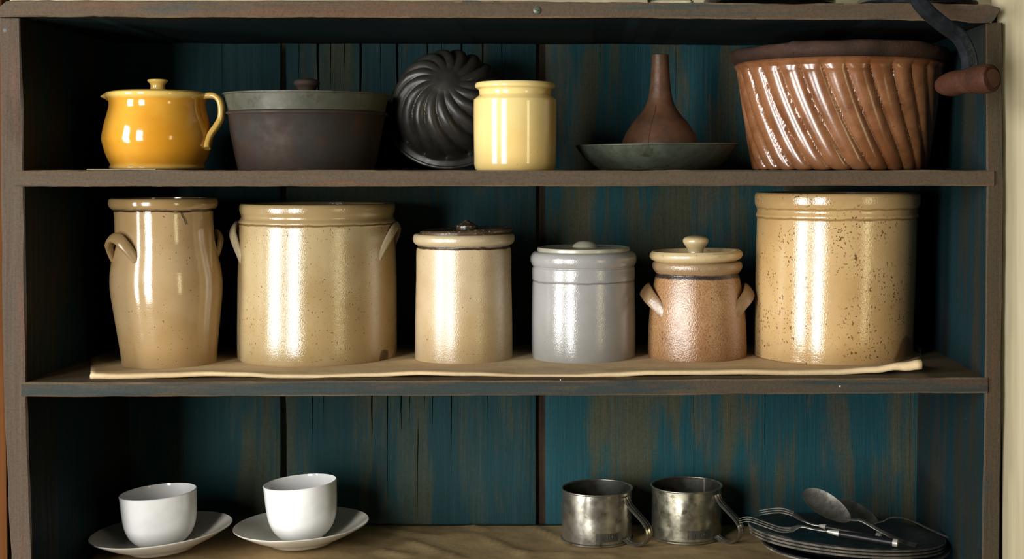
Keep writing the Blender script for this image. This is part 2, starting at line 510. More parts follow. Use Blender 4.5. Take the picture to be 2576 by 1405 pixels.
back_board(720, 1348, [(752, 100, 260, 1.5), (800, 100, 300, 6), (832, 100, 230, 2), (866, 108, 240, 2), (906, 100, 330, 7), (958, 105, 260, 2), (1000, 100, 330, 6), (1076, 100, 200, 3),
                       (1110, 110, 190, 2), (1160, 100, 230, 5), (1214, 100, 220, 4), (1262, 100, 170, 2), (785, 980, 1110, 2), (814, 980, 1050, 1.5), (935, 980, 1115, 4), (975, 980, 1250, 2.5),
                       (1009, 980, 1080, 3), (1031, 980, 1060, 2), (1051, 1090, 1290, 2), (1069, 980, 1030, 2.5), (1088, 980, 1070, 2), (1135, 980, 1190, 3), (1225, 980, 1060, 1.5)], 22, (4, 1), 'back_worn')
back_board(1372, 2352, [(1510, 120, 160, 1.5), (1700, 130, 300, 1.2), (1745, 990, 1260, 1.2), (1925, 990, 1240, 1.6), (2030, 990, 1120, 1.2), (2290, 990, 1240, 1.6)], 23, (1, 1))
box('batten', (1344 - VX) * DB * U, (1376 - VX) * DB * U, YB + 0.009, YB + 0.018, 0.03, zrow(16), M['batten'], cup, 0.0005)

# screw in the top board, nails in the shelf edge, a nail hole in the left post
def disc_screw(px, py, r, y):
    c = W(px, py); c.y = y
    V, Fc = lathe([(0, 0.0012), (r * .75, 0.0011), (r, 0.0004), (r, -0.002), (0, -0.002)], 16)
    R = Matrix.Rotation(PI / 2, 4, 'X')
    V = [R @ v + c for v in V]
    s = link('screw', V, Fc, M['piepan'], cup)
    V, Fc = tube([c + Vector((-r * .6, -0.0013, r * .25)), c + Vector((r * .6, -0.0013, -r * .25))], (0.0004, 0.0004), n=6)
    link('screw_slot', V, Fc, M['ebony'], s)
disc_screw(1352, 28, 0.0042, -0.007)
for (px, py, r) in ((2112, 970, 0.0011), (1410, 954, 0.0007)):
    c = W(px, py); c.y = -0.0022
    V, Fc = lathe([(0, 0.0007), (r, 0.0003), (r, -0.001), (0, -0.001)], 10)
    V = [Matrix.Rotation(PI / 2, 4, 'X') @ v + c for v in V]
    link('nail_or_hole', V, Fc, M['ferrule'], cup)
c = W(12, 76); c.y = 0.0004
V, Fc = lathe([(0, 0.0006), (0.0022, 0.0003), (0.0026, -0.001), (0, -0.001)], 12)
link('nail_or_hole', [Matrix.Rotation(PI / 2, 4, 'X') @ v + c for v in V], Fc, M['ebony'], cup)  # black disc gives the hole its shade by colour; no nail here

# ------------------------------------------------------------------ pots: silhouettes in photo pixels about an axis at depth d
class Pot:
    def __init__(s, name, label, cat, cx, d, zbase, group=None):
        s.d = d; s.cx = cx
        s.k = d * U
        s.base = Vector(((cx - VX) * d * U, (d - 1) * D0, zbase))
        s.root = thing(name, label, cat, s.base, group)
    def rz(s, hw, py):
        return (hw * s.k, max(0.0, ZC + (VY - py) * s.k - s.base.z))
    def prof(s, pts, sub=4):
        q = [s.rz(*p) for p in pts]
        return [(v[0], v[1]) for v in curve_pts(q, sub)]
    def body(s, name, outer, mat, wall=9, floor=12, seg=112, deform=None, sub=4, lean=0, closed=False, parent=None, sharp=38):
        """outer: foot to rim; the hollow inside is added"""
        pr = s.prof(outer, sub)
        r0, z0 = pr[0]
        w = wall * s.k
        full = [(0, z0), (max(r0 - .0004, 0), z0)] + pr
        if closed: full += [(0, pr[-1][1])]
        else:
            rt, ztp = pr[-1]
            inner = [(max(rt - w * .8, .002), ztp - w * .1)]
            zf = z0 + floor * s.k
            steps = 12
            for i in range(1, steps + 1):
                z = lerp(ztp - w * 0.5, zf, i / steps)
                cs = [a[0] + (b[0] - a[0]) * (z - a[1]) / (b[1] - a[1]) for a, b in zip(pr, pr[1:]) if abs(b[1] - a[1]) > 1e-9 and min(a[1], b[1]) <= z <= max(a[1], b[1])]
                rr = min(cs) if cs else rt
                inner.append((max(min(rr - w, rt - w * 0.6), .002), z))
            full += inner + [(0, zf)]
        H = max(p[1] for p in full)
        def df(v, a, r, z):
            if deform: v = deform(v, a, r, z)
            return v
        V, Fc = lathe(full, seg, df)
        if lean:
            for v in V: v.x += lean * s.k * (v.z / H)
        return link(name, V, Fc, mat, parent or s.root, sharp=sharp)
    def z(s, py): return ZC + (VY - py) * s.k - s.base.z
    def ear(s, mat, ang, half, R, y_end, y_mid, off, wd, th, dx=0, dy_plane=None, name='handle'):
        """loop handle wrapped round the side at compass angle ang (0 right, 90 back, 180 left)"""
        path, sz = [], []
        n = 22
        for i in range(n + 1):
            t = i / n * 2 - 1
            u = 1 - abs(t) ** 2.2
            a = ang + half * t
            rr = (R - 3 + (off + 3) * min(1, u * 1.3)) * s.k
            py = lerp(y_end, y_mid, u)
            path.append(Vector((rr * math.cos(a) + dx * s.k, rr * math.sin(a), s.z(py))))
            e = 1 - 0.35 * abs(t) ** 3
            sz.append((wd * s.k * e, th * s.k * e))
        V, Fc = tube(path, sz, (0, 0, 1), 16, 2.4)
        return link(name, V, Fc, mat, s.root)

def local_band(p, y_top, y_bot, soft, c): return (p.z(y_bot), p.z(y_top), soft, c)

# ===== shelf one (upper) =====
# yellow lidded pot
p = Pot('lidded_pot', 'glossy amber yellow lidded pot with side handle, leftmost on the upper shelf', 'pot', 397, 1.075, Z1 + 0.0016)
mat = stoneware('amber_yellow_glaze', S(236, 172, 62), S(222, 152, 40), S(120, 74, 24), 0.09, 0.03, 160, [(p.z(249), p.z(190), 0.002, S(246, 206, 112)), (-1, p.z(413), 0.002, S(226, 176, 84))], 12, 260, 0.74, spec=0.8)
m_cream = stoneware('cream_yellow_glaze', S(246, 206, 112), S(236, 190, 92), S(110, 66, 24), 0.10, 0.03, 160, (), 12, 260, 0.70)
def spout(v, a, r, z):
    t = max(0, 1 - abs(a - PI) / 0.34)
    h = max(0, 1 - abs(z - p.z(243)) / (p.z(225) - p.z(243)))
    v.x -= t * t * h * 20 * p.k; return v
p.body('body', [(113, 427), (116, 421), (114, 415), (114, 412), (124, 390), (132, 362), (134, 345), (129, 315), (121, 285), (117, 265), (119, 252), (125, 243), (124, 235), (118, 233)], mat, deform=spout)
pr = [(0, p.z(238))] + [(r, z) for r, z in p.prof([(100, 238), (114, 234), (114, 230), (90, 228), (40, 226), (20, 225), (17, 219), (19, 210), (25, 204), (23, 200), (12, 199)])]
lidpr = [q for q in pr if q[0] > 22 * p.k or q[1] < p.z(226)]
V, Fc = lathe([(0, p.z(240)), (112 * p.k, p.z(238)), (114 * p.k, p.z(233)), (108 * p.k, p.z(230)), (40 * p.k, p.z(227)), (0, p.z(226))], 80)
lid = link('lid', V, Fc, m_cream, p.root)
V, Fc = lathe([(0, p.z(229))] + p.prof([(20, 229), (18, 222), (18, 213), (25, 204), (23, 200), (10, 198)]) + [(0, p.z(198))], 40)
link('knob', V, Fc, m_cream, lid)
pts = [(112, 245), (128, 241), (146, 242), (158, 254), (162, 274), (160, 298), (151, 318), (140, 336), (134, 352), (132, 366), (133, 374)]
path = [Vector((a * p.k, (-6 - 24 * max(0, b - 300) / 70) * p.k, p.z(b))) for a, b in pts]
path = curve_pts(path, 4)
V, Fc = tube(path, [(lerp(17, 12, i / len(path)) * p.k, 8 * p.k) for i in range(len(path))], (0, 1, 0), 16, 2.5)
link('handle', V, Fc, m_cream, p.root)
# grey scrap of slate under it
V, Fc = [], []
o = box('flat_scrap', (228 - VX) * 1.01 * U, (400 - VX) * 1.01 * U, 0.003, 0.12, Z1 + 0.0003, Z1 + 0.0016, plain('grey_card', S(150, 142, 124), 0.8), None, 0.0004, axis='x')
tag(o, 'thin grey scrap of board lying flat under the amber yellow pot', 'scrap')

# dark roasting pan with its lid
p = Pot('lidded_pan', 'dark rusty tin pan with flared grey lid, on the upper shelf', 'pan', 772, 1.10, Z1)
p.body('body', [(166, 429), (169, 424), (184, 350), (194, 294), (200, 291), (201, 286), (198, 283)], M['cast'], 5, 6, 128, sub=2)
lp = [(0, p.z(262)), (184 * p.k, p.z(262)), (190 * p.k, p.z(264)), (191 * p.k, p.z(283)), (194 * p.k, p.z(282)), (195 * p.k, p.z(276)), (203 * p.k, p.z(243)), (206 * p.k, p.z(241)), (206 * p.k, p.z(238)), (203 * p.k, p.z(237)), (199 * p.k, p.z(242)),
      (192 * p.k, p.z(256)), (60 * p.k, p.z(254)), (0, p.z(254))]
V, Fc = lathe(lp, 128)
lid = link('lid', V, Fc, M['tinlid'], p.root)
V, Fc = lathe([(0, p.z(256))] + p.prof([(22, 256), (20, 240), (24, 222), (32, 212), (30, 203), (16, 198)]) + [(0, p.z(197))], 32)
link('knob', V, Fc, M['cast'], lid)

# swirled pudding mould leaning on the back boards
def mould_mesh(R, H, N, twist, nth=240, nv=46):
    V, Fc = [], []
    def P3(v, a):
        # v 0 at the boss centre .. 1 at the rim
        if v < 0.16:
            r = v / 0.16 * 0.20 * R; z = H * (1 - 0.03 * (v / 0.16) ** 2); amp = 0
        elif v < 0.80:
            t = (v - 0.16) / 0.64
            r = R * (0.20 + 0.66 * math.sin(t * PI / 2) ** 0.92); z = H * (0.16 + 0.80 * math.cos(t * PI / 2) ** 0.9)
            amp = R * 0.12 * math.sin(min(1, t * 1.5) * PI / 2)
        elif v < 0.90:
            t = (v - 0.80) / 0.10
            r = R * lerp(0.86, 0.89, t); z = H * lerp(0.16, 0.06, t); amp = R * 0.12 * (1 - t) ** 1.5
        else:
            t = (v - 0.90) / 0.10
            r = R * lerp(0.89, 1.0, t); z = H * lerp(0.06, 0.0, t); amp = 0
        tt = min(v, 0.8)
        ph = N * (a - twist * tt ** 1.2)
        f = abs(math.cos(ph / 2)) ** 0.6
        q = amp * (f - 0.75)
        return r + q * 0.55, z + q * 0.75
    for i in range(nv + 1):
        v = i / nv
        for j in range(nth):
            a = 2 * PI * j / nth
            r, z = P3(max(v, 0.003), a)
            V.append(Vector((r * math.cos(a), r * math.sin(a), z)))
    n0 = len(V)
    for j in range(nth):     # inner skin edge gives it thickness
        a = 2 * PI * j / nth
        V.append(Vector((R * 0.99 * math.cos(a), R * 0.99 * math.sin(a), -0.004)))
    for j in range(nth):
        a = 2 * PI * j / nth
        V.append(Vector((R * 0.85 * math.cos(a), R * 0.85 * math.sin(a), 0.004)))
    nr = nv + 3
    for i in range(nr - 1):
        for j in range(nth):
            k2 = (j + 1) % nth
            Fc.append((i * nth + j, i * nth + k2, (i + 1) * nth + k2, (i + 1) * nth + j))
    Fc.append(tuple(range(nth)))
    Fc.append(tuple((nr - 1) * nth + j for j in range(nth)))
    return V, Fc
dm = 1.145
km = dm * U
Rm, Hm = 162 * km, 152 * km
cen = W(1135, 284, dm)
tilt = math.radians(30)
r = thing('pudding_mould', 'round black metal mould with swirled flutes, leaning against the back boards', 'mould', (cen.x, cen.y, Z1))
V, Fc = mould_mesh(Rm, Hm, 16, 1.25)
R1 = Matrix.Rotation(PI / 2 - tilt, 4, 'X')        # axis +z -> towards -y, tilted up
V = [R1 @ v for v in V]
low = min(v.z for v in V)
link('fluted_shell', V, Fc, M['black_tin'], r, (0, 0, -low + 0.0002), sharp=60)
# its rolled wire rim
pth = []
for j in range(97):
    a = 2 * PI * j / 96
    pth.append(R1 @ Vector((Rm * math.cos(a), Rm * math.sin(a), -0.001)))
V, Fc = tube(pth, (0.0022, 0.0022), (0, 0, 1), 8)
link('rim', V, Fc, M['black_tin'], r, (0, 0, -low + 0.0018))

# cream yellow jar
p = Pot('open_jar', 'glossy pale yellow open jar with narrow neck and everted lip, on the upper shelf', 'jar', 1296, 1.06, Z1)
mj = stoneware('pale_yellow_glaze', S(255, 228, 154), S(252, 216, 136), S(170, 120, 60), 0.10, 0.03, 160, (), 10, 420, 0.70, spec=0.8)
p.body('body', [(98, 430), (101, 422), (103, 412), (103, 400), (104, 330), (104, 258), (102, 251), (97, 245), (91, 240), (90, 234), (92, 226), (97, 223), (100, 221), (100, 221), (101, 216), (98, 209), (92, 207)], mj, 9, 10)

# pie pan and the funnel standing in it
p = Pot('pie_pan', 'shallow dull green tin pan on the upper shelf with a funnel standing in it', 'pan', 1652, 1.115, Z1)
def slant(v, a, r, z):
    v.z += v.x / (203 * p.k) * 2.5 * p.k * (z / p.z(366)); return v
p.body('body', [(128, 429), (140, 427), (160, 415), (182, 396), (197, 376), (202, 368), (204, 366), (203, 363)], M['piepan'], 4, 4, 120, slant)
zpan = p.base.z + 0.0035
p2 = Pot('funnel', 'reddish brown rusted funnel standing upside down in the green tin pan', 'funnel', 1661, 1.115, zpan)
p2.body('cone', [(99, 424), (100, 400), (97, 364), (88, 338), (70, 309), (50, 286), (37, 265), (30, 245)], M['rust'], 3, 2, 96)
V, Fc = lathe([(p2.rz(h, y)) for h, y in [(31, 248), (28, 232), (25, 205), (22, 165), (21, 145), (21, 138), (18, 137), (17, 150), (22, 240)]], 48)
link('spout', V, Fc, M['rust'], p2.root)
path = [Vector((p2.rz(h, y)[0] * -0.35, -p2.rz(h, y)[0] * 0.94 - 0.0003, p2.z(y))) for h, y in [(99, 400), (97, 364), (88, 338), (70, 309), (50, 286), (37, 265)]]
V, Fc = tube(path, (0.0012, 0.0005), (1, 0, 0), 8); link('seam', V, Fc, M['rust'], p2.root)

# big brown glazed swirl mould
p = Pot('fluted_bowl', 'large glossy red brown earthenware bowl with slanting flutes at right end of upper shelf', 'bowl', 2110, 1.10, Z1)
N = 28
tw = math.radians(30)
outer = [(208, 427), (214, 420), (221, 390), (230, 330), (240, 262), (248, 205), (252, 188), (254, 178)]
zt0, zb0 = p.z(172), p.z(424)
def flute(v, a, r, z):
    t = (zt0 - z) / (zt0 - zb0)
    if r < 190 * p.k or t < 0.0 or t > 1.02: return v
    env = min(1.0, max(0, t) / 0.07) ** 0.6
    ph = N * (a - tw * (0.55 * t + 0.45 * t * t))
    f = abs(math.cos(ph / 2)) ** 0.42
    q = 1 + env * 0.055 * (f - 0.7)
    v.x *= q; v.y *= q
    if t > 0.97: v.z += 5 * p.k * (1 - f)
    return v
pr = [(0, p.z(424)), (205 * p.k, p.z(427))]
rows = p.prof(outer, 8)
V, Fc = lathe(pr + rows + [(258 * p.k, p.z(174)), (262 * p.k, p.z(168)), (258 * p.k, p.z(162)), (250 * p.k, p.z(160)), (235 * p.k, p.z(200)), (200 * p.k, p.z(410)), (0, p.z(414))], 640, flute)
link('body', V, Fc, M['redglaze'], p.root, sharp=50)
def chip(v, a, r, z):
    j = noise.noise(Vector((math.cos(a) * 6, math.sin(a) * 6, z * 60)))
    s = 1 + 0.012 * j
    v.x *= s; v.y *= s
    if z > p.z(140): v.z += (4 * p.k if 4.1 < a < 5.5 else 0) + 2 * p.k * j
    return v
V, Fc = lathe([p.rz(h, y) for h, y in [(248, 164), (260, 161), (266, 156), (271, 148), (272, 138), (268, 130), (258, 127), (246, 128), (240, 140), (242, 160)]] + [p.rz(248, 164)], 200, chip)
link('rim', V, Fc, M['unglazed'], p.root, sharp=50)

# coffee mill standing on the top board: base, crank and wooden grip
ZT = zrow(8)
g = thing('hand_mill', 'black iron hand mill on the cupboard top, crank hanging down to a wooden grip', 'grinder', (xr(2330), 0.05, ZT))
def L(v): return Vector(v) - g.location
V, Fc = lathe([(0, 0), (0.066, 0), (0.068, 0.004), (0.064, 0.009), (0.045, 0.014), (0.034, 0.03), (0.032, 0.07), (0.0, 0.07)], 64)
link('base', V, Fc, M['iron'], g)
V, Fc = lathe([(0, 0.065), (0.036, 0.066), (0.05, 0.09), (0.056, 0.13), (0.05, 0.16), (0.03, 0.168), (0, 0.168)], 48)
link('body', V, Fc, M['iron'], g)
V, Fc = lathe([(0.012, 0.165), (0.02, 0.168), (0.07, 0.24), (0.074, 0.245), (0.07, 0.246), (0.02, 0.18), (0.012, 0.17)], 48)
link('hopper', V, Fc, M['iron'], g)
ax = Vector((xr(2275) , -0.03, ZT + 0.105))
V, Fc = tube([L((xr(2330), 0.0, ZT + 0.115)), L(ax + Vector((0.004, -0.01, 0)))], (0.009, 0.009), n=16)
link('axle', V, Fc, M['iron'], g)
dc = 0.955
cr = [ax, W(2288, -90, dc), W(2305, -10, dc), W(2332, 28, dc), W(2372, 62, dc), W(2412, 92, dc), W(2434, 132, dc), W(2440, 170, dc), W(2432, 205, dc)]
cr = curve_pts([L(q) for q in cr], 6)
V, Fc = tube(cr, (0.0085, 0.0035), (0.75, 0, 0.65), 16, 3.0, 1, 0.55)
link('crank', V, Fc, M['iron'], g)
gp = [(2363, 222, .975), (2372, 216, .970), (2396, 211, .962), (2420, 206, .953), (2446, 202, .944), (2470, 199, .935), (2490, 198, .928), (2497, 197, .926)]
gr = [10, 24, 32, 31, 33, 37, 36, 31]
gp = [W(*q) for q in gp]
pth, szs = [], []
pp = curve_pts([tuple(L(q)) + (rr,) for q, rr in zip(gp, gr)], 5)
V, Fc = tube([q.xyz for q in pp], [(q[3] * 0.95 * U, q[3] * 0.95 * U) for q in pp], (0, 0, 1), 28)
gripo = link('grip', V, Fc, M['handle_wood'], g)
tdir = (gp[-1] - gp[-3]).normalized()
V, Fc = tube([L(gp[-1] - tdir * 0.002), L(gp[-1] + tdir * 0.0006), L(gp[-1] + tdir * 0.0010)], [(22 * U, 22 * U), (22 * U, 22 * U), (17 * U, 17 * U)], (0, 0, 1), 24)
link('rivet', V, Fc, M['rust'], gripo)

# ===== shelf two (middle) =====
# kraft paper liner with turned-up front edge
crest = [(222, 938), (300, 940), (420, 937), (520, 934), (620, 936), (700, 941), (800, 942), (930, 938), (1060, 933), (1180, 936), (1330, 941), (1450, 941), (1540, 937), (1640, 932), (1760, 931), (1880, 929), (1990, 931), (2100, 929), (2200, 922), (2270, 911), (2325, 903)]
thick = [(222, 15), (400, 14), (600, 12), (800, 10), (1100, 11), (1350, 8), (1600, 12), (1800, 13), (2100, 15), (2240, 18), (2290, 25), (2325, 28)]
V, Fc = [], []
NX = 150
for i in range(NX + 1):
    px = lerp(228, 2318, i / NX)
    yc = interp(crest, px); th = interp(thick, px)
    d = 1.016 + 0.004 * noise.noise(Vector((px * 0.004, 3, 1)))
    zs = zrow(interp(sh2_t, px)) + 0.0004
    ctop = W(px, yc, d)
    lift = ctop.z - zs
    X = lambda dd: (px - VX) * dd * U
    nz = lambda y: abs(noise.noise(Vector((px * 0.012, y * 20, 5)))) * 0.0012
    row = []
    for dd, f in ((1.195, 0), (1.15, 0), (1.10, 0.0), (1.065, 0.02), (1.05, 0.16), (1.038, 0.45), (1.028, 0.78), (1.020, 0.97)):
        row.append((X(dd if px > 300 else dd), (dd - 1) * D0, zs + lift * f + (nz(dd) if 0.01 < f < 0.9 else 0)))
    t = th * U
    row += [(X(d), (d - 1) * D0, ctop.z), (X(d), (d - 1) * D0 - t * 0.3, ctop.z - t * 0.22), (X(d), (d - 1) * D0 - t * 0.38, ctop.z - t * 0.5), (X(d), (d - 1) * D0 - t * 0.25, ctop.z - t * 0.85), (X(d), (d - 1) * D0 + t * 0.3, ctop.z - t), (X(d), (d - 1) * D0 + t * 1.5, ctop.z - t * 0.9)]
    V += [Vector(q) for q in row]
nc = 14
for i in range(NX):
    for j in range(nc - 1): Fc.append((i * nc + j, i * nc + j + 1, (i + 1) * nc + j + 1, (i + 1) * nc + j))
o = link('paper_liner', V, Fc, M['kraft'], None, sharp=70)
sm = o.modifiers.new('sheet', 'SOLIDIFY'); sm.thickness = 0.0003; sm.offset = -1
tag(o, 'brown kraft paper lining the middle shelf under the crocks, front edge curled up', 'paper')

def base2(cx, d): return Z2((cx - VX) * d * U) + 0.0006

SW_SPECK = S(96, 66, 40)
# churn jar
p = Pot('churn_jar', 'tall tan salt glazed jar with bulging belly and ear handles, leftmost on middle shelf', 'jar', 427, 1.097, base2(427, 1.097))
mch = stoneware('tan_salt_glaze', S(204, 174, 128), S(188, 154, 104), SW_SPECK, 0.12, 0.10, 700, [(p.z(531), p.z(523), 0.0007, S(74, 52, 38)), (p.z(524), 1, 0.002, S(182, 150, 100))], 11, 420, 0.66)
mch2 = stoneware('tan_ear_glaze', S(192, 160, 114), S(176, 144, 98), SW_SPECK, 0.3, 0.15, 300)
p.body('body', [(110, 932), (113, 926), (115, 915), (117, 880), (127, 800), (134, 745), (136, 715), (134, 680), (127, 640), (121, 606), (119, 570), (119, 540), (120, 530), (120, 528), (120, 528), (126, 524), (131, 517), (132, 508), (130, 500), (124, 497), (118, 497)], mch, 11, 12, 120, lean=-16)
p.ear(mch2, math.radians(232), 0.40, 128, 648, 592, 15, 15, 8, dx=-11)
p.ear(mch2, math.radians(40), 0.38, 128, 646, 590, 10, 11, 7, dx=-11)
# hairline crack near the rim
path = [Vector((-13 * p.k + 121.0 * p.k * math.cos(a), 121.0 * p.k * math.sin(a), p.z(y))) for a, y in [(5.33, 529), (5.37, 540), (5.41, 548), (5.44, 560)]]
V, Fc = tube(path, (0.0005, 0.0003), n=6); link('crack', V, Fc, M['ebony'], p.root)

# wide crock with ears
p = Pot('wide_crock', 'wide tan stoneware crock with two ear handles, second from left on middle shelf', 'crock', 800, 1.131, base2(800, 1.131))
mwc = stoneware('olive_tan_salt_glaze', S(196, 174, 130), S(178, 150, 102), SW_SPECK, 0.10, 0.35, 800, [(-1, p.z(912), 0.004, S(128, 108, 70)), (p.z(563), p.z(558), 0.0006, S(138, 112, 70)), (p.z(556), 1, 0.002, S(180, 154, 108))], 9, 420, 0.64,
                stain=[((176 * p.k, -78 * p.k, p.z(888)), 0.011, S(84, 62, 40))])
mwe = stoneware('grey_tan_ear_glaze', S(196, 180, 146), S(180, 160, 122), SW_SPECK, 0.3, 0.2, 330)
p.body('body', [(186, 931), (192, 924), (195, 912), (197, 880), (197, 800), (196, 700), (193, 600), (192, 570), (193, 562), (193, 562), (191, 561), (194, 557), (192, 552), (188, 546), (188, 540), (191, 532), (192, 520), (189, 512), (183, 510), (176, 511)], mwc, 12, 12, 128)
p.ear(mwe, PI, 0.52, 193, 654, 566, 14, 13, 6)
p.ear(mwe, 0, 0.52, 193, 650, 566, 6, 11, 6)

# jar with dark lid
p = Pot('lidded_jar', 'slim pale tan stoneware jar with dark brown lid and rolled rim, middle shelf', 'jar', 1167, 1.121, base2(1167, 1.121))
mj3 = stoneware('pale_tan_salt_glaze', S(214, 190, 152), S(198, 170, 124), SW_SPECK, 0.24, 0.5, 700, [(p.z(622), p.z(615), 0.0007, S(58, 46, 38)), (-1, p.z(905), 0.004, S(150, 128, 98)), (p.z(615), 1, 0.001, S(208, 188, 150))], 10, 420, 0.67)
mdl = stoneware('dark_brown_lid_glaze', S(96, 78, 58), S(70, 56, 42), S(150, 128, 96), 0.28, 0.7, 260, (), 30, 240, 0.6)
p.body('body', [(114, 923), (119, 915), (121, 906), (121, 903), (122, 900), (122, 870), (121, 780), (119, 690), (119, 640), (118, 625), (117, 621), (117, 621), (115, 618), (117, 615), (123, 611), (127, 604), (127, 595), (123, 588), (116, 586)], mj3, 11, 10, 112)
def tip(v, a, r, z):
    v.x += 7 * p.k; v.z += v.x / (118 * p.k) * 5 * p.k; return v
V, Fc = lathe([(0, p.z(592)), p.rz(108, 592), p.rz(112, 588), p.rz(117, 585), p.rz(118, 580), p.rz(115, 576), p.rz(108, 574), p.rz(100, 577), p.rz(50, 578), (0, p.z(578))], 96, tip)
lid = link('lid', V, Fc, mdl, p.root)
V, Fc = lathe([(0, p.z(580)), p.rz(26, 580), p.rz(28, 572), p.rz(27, 566), p.rz(18, 562), p.rz(8, 556), p.rz(2, 553), (0, p.z(552))], 40, lambda v, a, r, z: v + Vector((8 * p.k, 0, 0)))
link('knob', V, Fc, mdl, lid)

# grey crock
p = Pot('lidded_crock', 'smooth lavender grey crock with flat lid, fourth from left on middle shelf', 'crock', 1468, 1.125, base2(1468, 1.125))
mg = stoneware('lavender_grey_glaze', S(172, 170, 167), S(160, 158, 153), S(116, 104, 92), 0.17, 0.35, 700, [(p.z(706), p.z(702), 0.0006, S(136, 130, 130))], 10, 420, 0.70)
mgl = stoneware('grey_lid_glaze', S(186, 182, 160), S(172, 168, 146), None, 0.3, 0.2, 300)
p.body('body', [(122, 921), (127, 913), (129, 902), (130, 870), (130, 800), (129, 730), (128, 706), (127, 703), (129, 699), (129, 674), (128, 671), (127, 668), (130, 664), (133, 655), (133, 645), (129, 636), (122, 631), (114, 631)], mg, 12, 10, 120)
V, Fc = lathe([(0, p.z(634)), p.rz(110, 634), p.rz(116, 631), p.rz(117, 626), p.rz(115, 621), p.rz(110, 620), p.rz(104, 623), p.rz(50, 621), (0, p.z(620))], 96)
lid = link('lid', V, Fc, mgl, p.root)
V, Fc = lathe([(0, p.z(622)), p.rz(33, 622), p.rz(30, 615), p.rz(20, 608), p.rz(8, 605), (0, p.z(605))], 40, lambda v, a, r, z: v + Vector((4 * p.k, 0, 0)))
link('knob', V, Fc, mgl, lid)

# small brown speckled crock with ears
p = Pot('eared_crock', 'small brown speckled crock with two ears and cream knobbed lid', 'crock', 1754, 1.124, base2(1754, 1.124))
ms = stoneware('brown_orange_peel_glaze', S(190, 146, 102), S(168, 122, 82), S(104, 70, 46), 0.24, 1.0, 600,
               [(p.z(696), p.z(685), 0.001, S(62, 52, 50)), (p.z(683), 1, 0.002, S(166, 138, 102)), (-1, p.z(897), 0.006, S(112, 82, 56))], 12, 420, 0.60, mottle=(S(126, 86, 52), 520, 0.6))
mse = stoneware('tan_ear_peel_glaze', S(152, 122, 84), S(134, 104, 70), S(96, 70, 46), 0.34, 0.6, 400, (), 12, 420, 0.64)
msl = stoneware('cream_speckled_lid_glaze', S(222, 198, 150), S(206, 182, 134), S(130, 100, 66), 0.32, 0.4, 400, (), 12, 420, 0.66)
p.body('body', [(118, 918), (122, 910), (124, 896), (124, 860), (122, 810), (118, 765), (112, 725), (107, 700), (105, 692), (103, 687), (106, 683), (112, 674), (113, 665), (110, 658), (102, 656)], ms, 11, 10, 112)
p.ear(mse, PI, 0.74, 116, 788, 727, 16, 19, 6)
p.ear(mse, 0, 0.74, 116, 788, 727, 15, 19, 6)
V, Fc = lathe([(0, p.z(662)), p.rz(94, 662), p.rz(104, 654), p.rz(113, 650), p.rz(117, 643), p.rz(116, 635), p.rz(110, 629), p.rz(103, 630), p.rz(98, 637), p.rz(92, 652), p.rz(40, 653), (0, p.z(653))], 96,
              lambda v, a, r, z: v + Vector((-3 * p.k, 0, v.x / (117 * p.k) * 2 * p.k)))
lid = link('lid', V, Fc, msl, p.root)
V, Fc = lathe([(0, p.z(654))] + p.prof([(27, 654), (21, 640), (20, 628), (26, 618), (32, 608), (30, 599), (20, 594), (8, 592)]) + [(0, p.z(592))], 48, lambda v, a, r, z: v + Vector((-4 * p.k, 0, 0)))
link('knob', V, Fc, msl, lid)

# big crock on the right
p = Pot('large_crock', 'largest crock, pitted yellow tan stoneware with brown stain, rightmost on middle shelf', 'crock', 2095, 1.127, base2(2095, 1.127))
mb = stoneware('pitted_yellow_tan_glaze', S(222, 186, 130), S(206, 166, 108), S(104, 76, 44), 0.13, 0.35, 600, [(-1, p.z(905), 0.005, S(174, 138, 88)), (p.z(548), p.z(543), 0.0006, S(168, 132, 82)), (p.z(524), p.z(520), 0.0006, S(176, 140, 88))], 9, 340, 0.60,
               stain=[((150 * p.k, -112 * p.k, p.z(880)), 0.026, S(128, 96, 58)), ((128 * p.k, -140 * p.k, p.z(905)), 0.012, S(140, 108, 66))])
p.body('body', [(188, 928), (194, 920), (197, 908), (197, 870), (198, 760), (199, 640), (199, 560), (199, 549), (201, 545), (202, 539), (200, 534), (199, 528), (201, 521), (205, 512), (206, 498), (205, 488), (200, 483), (192, 484)], mb, 13, 12, 128, lean=11)

